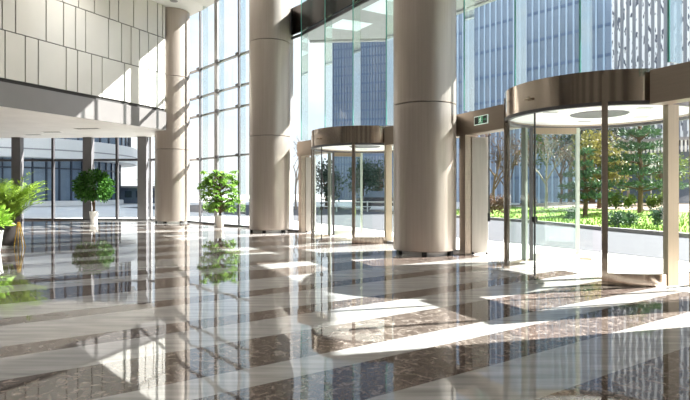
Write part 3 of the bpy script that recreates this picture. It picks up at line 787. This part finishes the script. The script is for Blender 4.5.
# ------------------------------------------------------------------ towers
def tower(name, p, q, depth, h, m_wall, label, fins, fin_w, fin_d, fin_m, floors, line_m, cat='building'):
    p, q = Vector(p), Vector(q); d = (q-p).normalized(); L = (q-p).length
    r = empty(name, (p.x, p.y, 0)); tag(r, label, cat)
    n = Vector((-d.y, d.x)); o = Vector((0, 0)); qq = q-p
    m = MB(); m.slab(o, qq, 0, h, 0, depth); m.build('wall', m_wall, r)
    m = MB()
    for i in range(fins+1):
        c = d*(L*i/fins); m.slab(c-d*fin_w/2, c+d*fin_w/2, 0, h, -fin_d, 0)
    m.build('mullions', fin_m, r)
    m = MB(); z = 3.0; k = 0
    while z < h: 
        m.slab(o, qq, z, z+.35, -fin_d*.4, 0); z += floors
    m.build('floor_bands', line_m, r)
    return r
random.seed(5)
tower('office_tower', (-2.15, 98), (9.8, 94), 14, 75, M['tower_blue'], 'blue glass office tower with fine grid seen between the far columns', 24, .14, .25, M['tower_line'], 1.6, M['tower_line'])
tower('office_tower', (13.0, 79.0), (30.4, 59.6), 16, 80, M['tower_blue'], 'blue glass office tower with pale upright mullions behind the large revolving door', 30, .2, .12, M['tower_pale'], 3.4, M['tower_line'])
tower('office_tower', (28.6, 57.6), (50, 45), 1.8, 80, M['tower_grey'], 'grey office tower with white upright fins above the large revolving door', 44, .24, .25, M['tower_white'], 400, M['tower_white'])
# low building with a flat projecting roof behind the garden
r = empty('garden_pavilion', (22.2, 39, 0), R(-35)); tag(r, 'low grey pavilion with a pale slatted roof edge behind the tiered pine', 'building')
m = MB(); m.box(-3.0, 5, 0, 4, 0, 4.3); m.build('wall', M['hut'], r)
m = MB(); m.box(-3.6, 5.6, -.9, 4.5, 4.9, 5.1); m.build('roof', M['hut_roof'], r)
m = MB()
for k in range(40): x = -3.5+k*.23; m.box(x, x+.12, -.9, -.8, 4.1, 4.9)
m.build('slats', M['block_white'], r)

# curved white and blue building outside the glass wall
cc = (-36.8, 58.9); rr = 12.8
r = empty('curved_building', (*cc, 0)); tag(r, 'curved building with blue glass and white stone bands outside the glass wall', 'building')
m = MB(); m.lathe([(rr-1.1, 0), (rr-1.1, .45), (rr-1.4, .5)], 96); m.build('plinth', M['block_white'], r, True)
m = MB(); m.lathe([(rr-1.5, .4), (rr-1.5, 4.7)], 96); m.build('lower_glass', M['block_glass'], r, True)
m = MB(); m.lathe([(rr-1.5, 4.7), (rr-1.45, 4.5), (rr+.35, 4.5), (rr+.4, 5.1), (rr+.4, 6.3), (rr-.3, 6.4)], 96); m.build('stone_band', M['block_white'], r, True)
m = MB(); m.lathe([(rr+.405, 5.2), (rr+.43, 5.22), (rr+.43, 5.3), (rr+.405, 5.32)], 96); m.build('groove', M['alu'], r, True)
m = MB(); m.lathe([(rr-.4, 6.3), (rr-.4, 10.5)], 96); m.build('upper_glass', M['block_glass'], r, True)
m = MB(); m.lathe([(rr-.3, 10.4), (rr+.5, 10.5), (rr+.5, 12), (0, 12.1)], 96); m.build('cornice', M['block_white'], r, True)
m = MB()
for k in range(60):
    a = 2*math.pi*k/60; c = Vector((math.cos(a), math.sin(a))); t = Vector((-c.y, c.x))
    for z0, z1, q in ((.5, 4.5, rr-1.52), (6.3, 10.5, rr-.42)): m.slab(c*q-t*.07, c*q+t*.07, z0, z1, -.14, .02)
m.build('mullions', M['block_frame'], r)
m = MB(); m.lathe([(rr-1.5, 3.55), (rr-1.38, 3.55), (rr-1.38, 3.68), (rr-1.5, 3.68)], 96); m.build('transom_ring', M['block_frame'], r, True)
# low hut and bare trees behind it
r = empty('gatehouse', (-24.6, 66, 0), R(8)); tag(r, 'low blue-grey gatehouse with a flat roof beyond the plaza', 'building')
m = MB(); m.box(-3.0, 3.4, 0, 3, 0, 1.85); m.build('wall', M['hut'], r)
m = MB(); m.box(-3.4, 3.8, -.5, 3.3, 1.85, 2.1); m.build('roof', M['hut_roof'], r)
for x in (-2.2, -.9, .5, 1.8):
    m = MB(); m.box(x, x+.8, -.04, .02, .7, 1.5); m.build('window', M['block_frame'], r)
bare((-26.2, 72, 0), 4.6, 'bare brown tree behind the gatehouse roof', 'bark', 31, .5, twigs='rust')
bare((-23.2, 74, 0), 4.2, 'second bare brown tree behind the gatehouse, beside the dark pillar', 'bark', 32, .5, twigs='rust')

# ------------------------------------------------------------------ light
AZ, EL = R(15), R(41)
sv = Vector((math.cos(EL)*math.cos(AZ), math.cos(EL)*math.sin(AZ), math.sin(EL)))
sl = bpy.data.lights.new('sun', 'SUN'); sl.energy = 31; sl.angle = R(.6); sl.color = (1, .975, .94)
so = bpy.data.objects.new('sun', sl); col.objects.link(so); so.rotation_euler = sv.to_track_quat('Z', 'Y').to_euler(); so.location = (40, 20, 40)
for i, x in enumerate((-12.5, -8, -3.5)):  # unseen fill lights added below the ceiling to lift the interior brightness
    for j, y in enumerate((0, 6, 12, 17)):
        if x > -1 and y > 11: continue
        if x < -9 and y > 15: continue
        al = bpy.data.lights.new('fill_light', 'AREA'); al.spread = R(130); al.shape = 'DISK'; al.size = 2.0; al.energy = 92; al.color = (1, .985, .965)
        ao = bpy.data.objects.new('fill_light', al); col.objects.link(ao); ao.location = (x, y, ZC-.05)

wd = bpy.data.worlds.new('sky'); sc.world = wd; wd.use_nodes = True; nt = wd.node_tree; N = nt.nodes; N.clear()
out = N.new('ShaderNodeOutputWorld'); bg = N.new('ShaderNodeBackground'); tc = N.new('ShaderNodeTexCoord')
sep = N.new('ShaderNodeSeparateXYZ'); nt.links.new(tc.outputs['Generated'], sep.inputs[0])
rp = N.new('ShaderNodeValToRGB'); e = rp.color_ramp.elements
e[0].position = 0; e[0].color = (.92, .95, 1.0, 1); e[1].position = .75; e[1].color = (.42, .62, .95, 1)
x = e.new(.22); x.color = (.74, .86, 1.0, 1)
nt.links.new(sep.outputs['Z'], rp.inputs['Fac'])
mp = N.new('ShaderNodeMapping'); mp.inputs['Scale'].default_value = (1, 1, 2.2); nt.links.new(tc.outputs['Generated'], mp.inputs['Vector'])
nz = N.new('ShaderNodeTexNoise'); nz.inputs['Scale'].default_value = 3.2; nz.inputs['Detail'].default_value = 6; nt.links.new(mp.outputs['Vector'], nz.inputs['Vector'])
cr = N.new('ShaderNodeValToRGB'); cr.color_ramp.elements[0].position = .44; cr.color_ramp.elements[1].position = .62
nt.links.new(nz.outputs['Fac'], cr.inputs['Fac'])
mx = N.new('ShaderNodeMix'); mx.data_type = 'RGBA'; nt.links.new(cr.outputs['Color'], mx.inputs['Factor']); nt.links.new(rp.outputs['Color'], mx.inputs['A']); mx.inputs['B'].default_value = (1, 1, 1, 1)
nt.links.new(mx.outputs['Result'], bg.inputs['Color']); bg.inputs['Strength'].default_value = 1.35
nt.links.new(bg.outputs[0], out.inputs['Surface'])

# ------------------------------------------------------------------ camera
cam = bpy.data.cameras.new('camera'); cam.sensor_width = 36; cam.lens = 36*FPX/690; cam.shift_y = -(200-HOR)/690; cam.clip_end = 1000
co = bpy.data.objects.new('camera', cam); col.objects.link(co); co.location = (0, 0, EYE); co.rotation_euler = (R(90), 0, 0); sc.camera = co
sc.view_settings.view_transform = 'Standard'; sc.view_settings.look = 'None'; sc.view_settings.exposure = 0.0; sc.view_settings.gamma = 1.0
sc.cycles.use_denoising = True
sc.cycles.max_bounces = 10; sc.cycles.diffuse_bounces = 5; sc.cycles.glossy_bounces = 5; sc.cycles.transparent_max_bounces = 40
sc.cycles.sample_clamp_indirect = 8; sc.cycles.caustics_reflective = False; sc.cycles.caustics_refractive = False
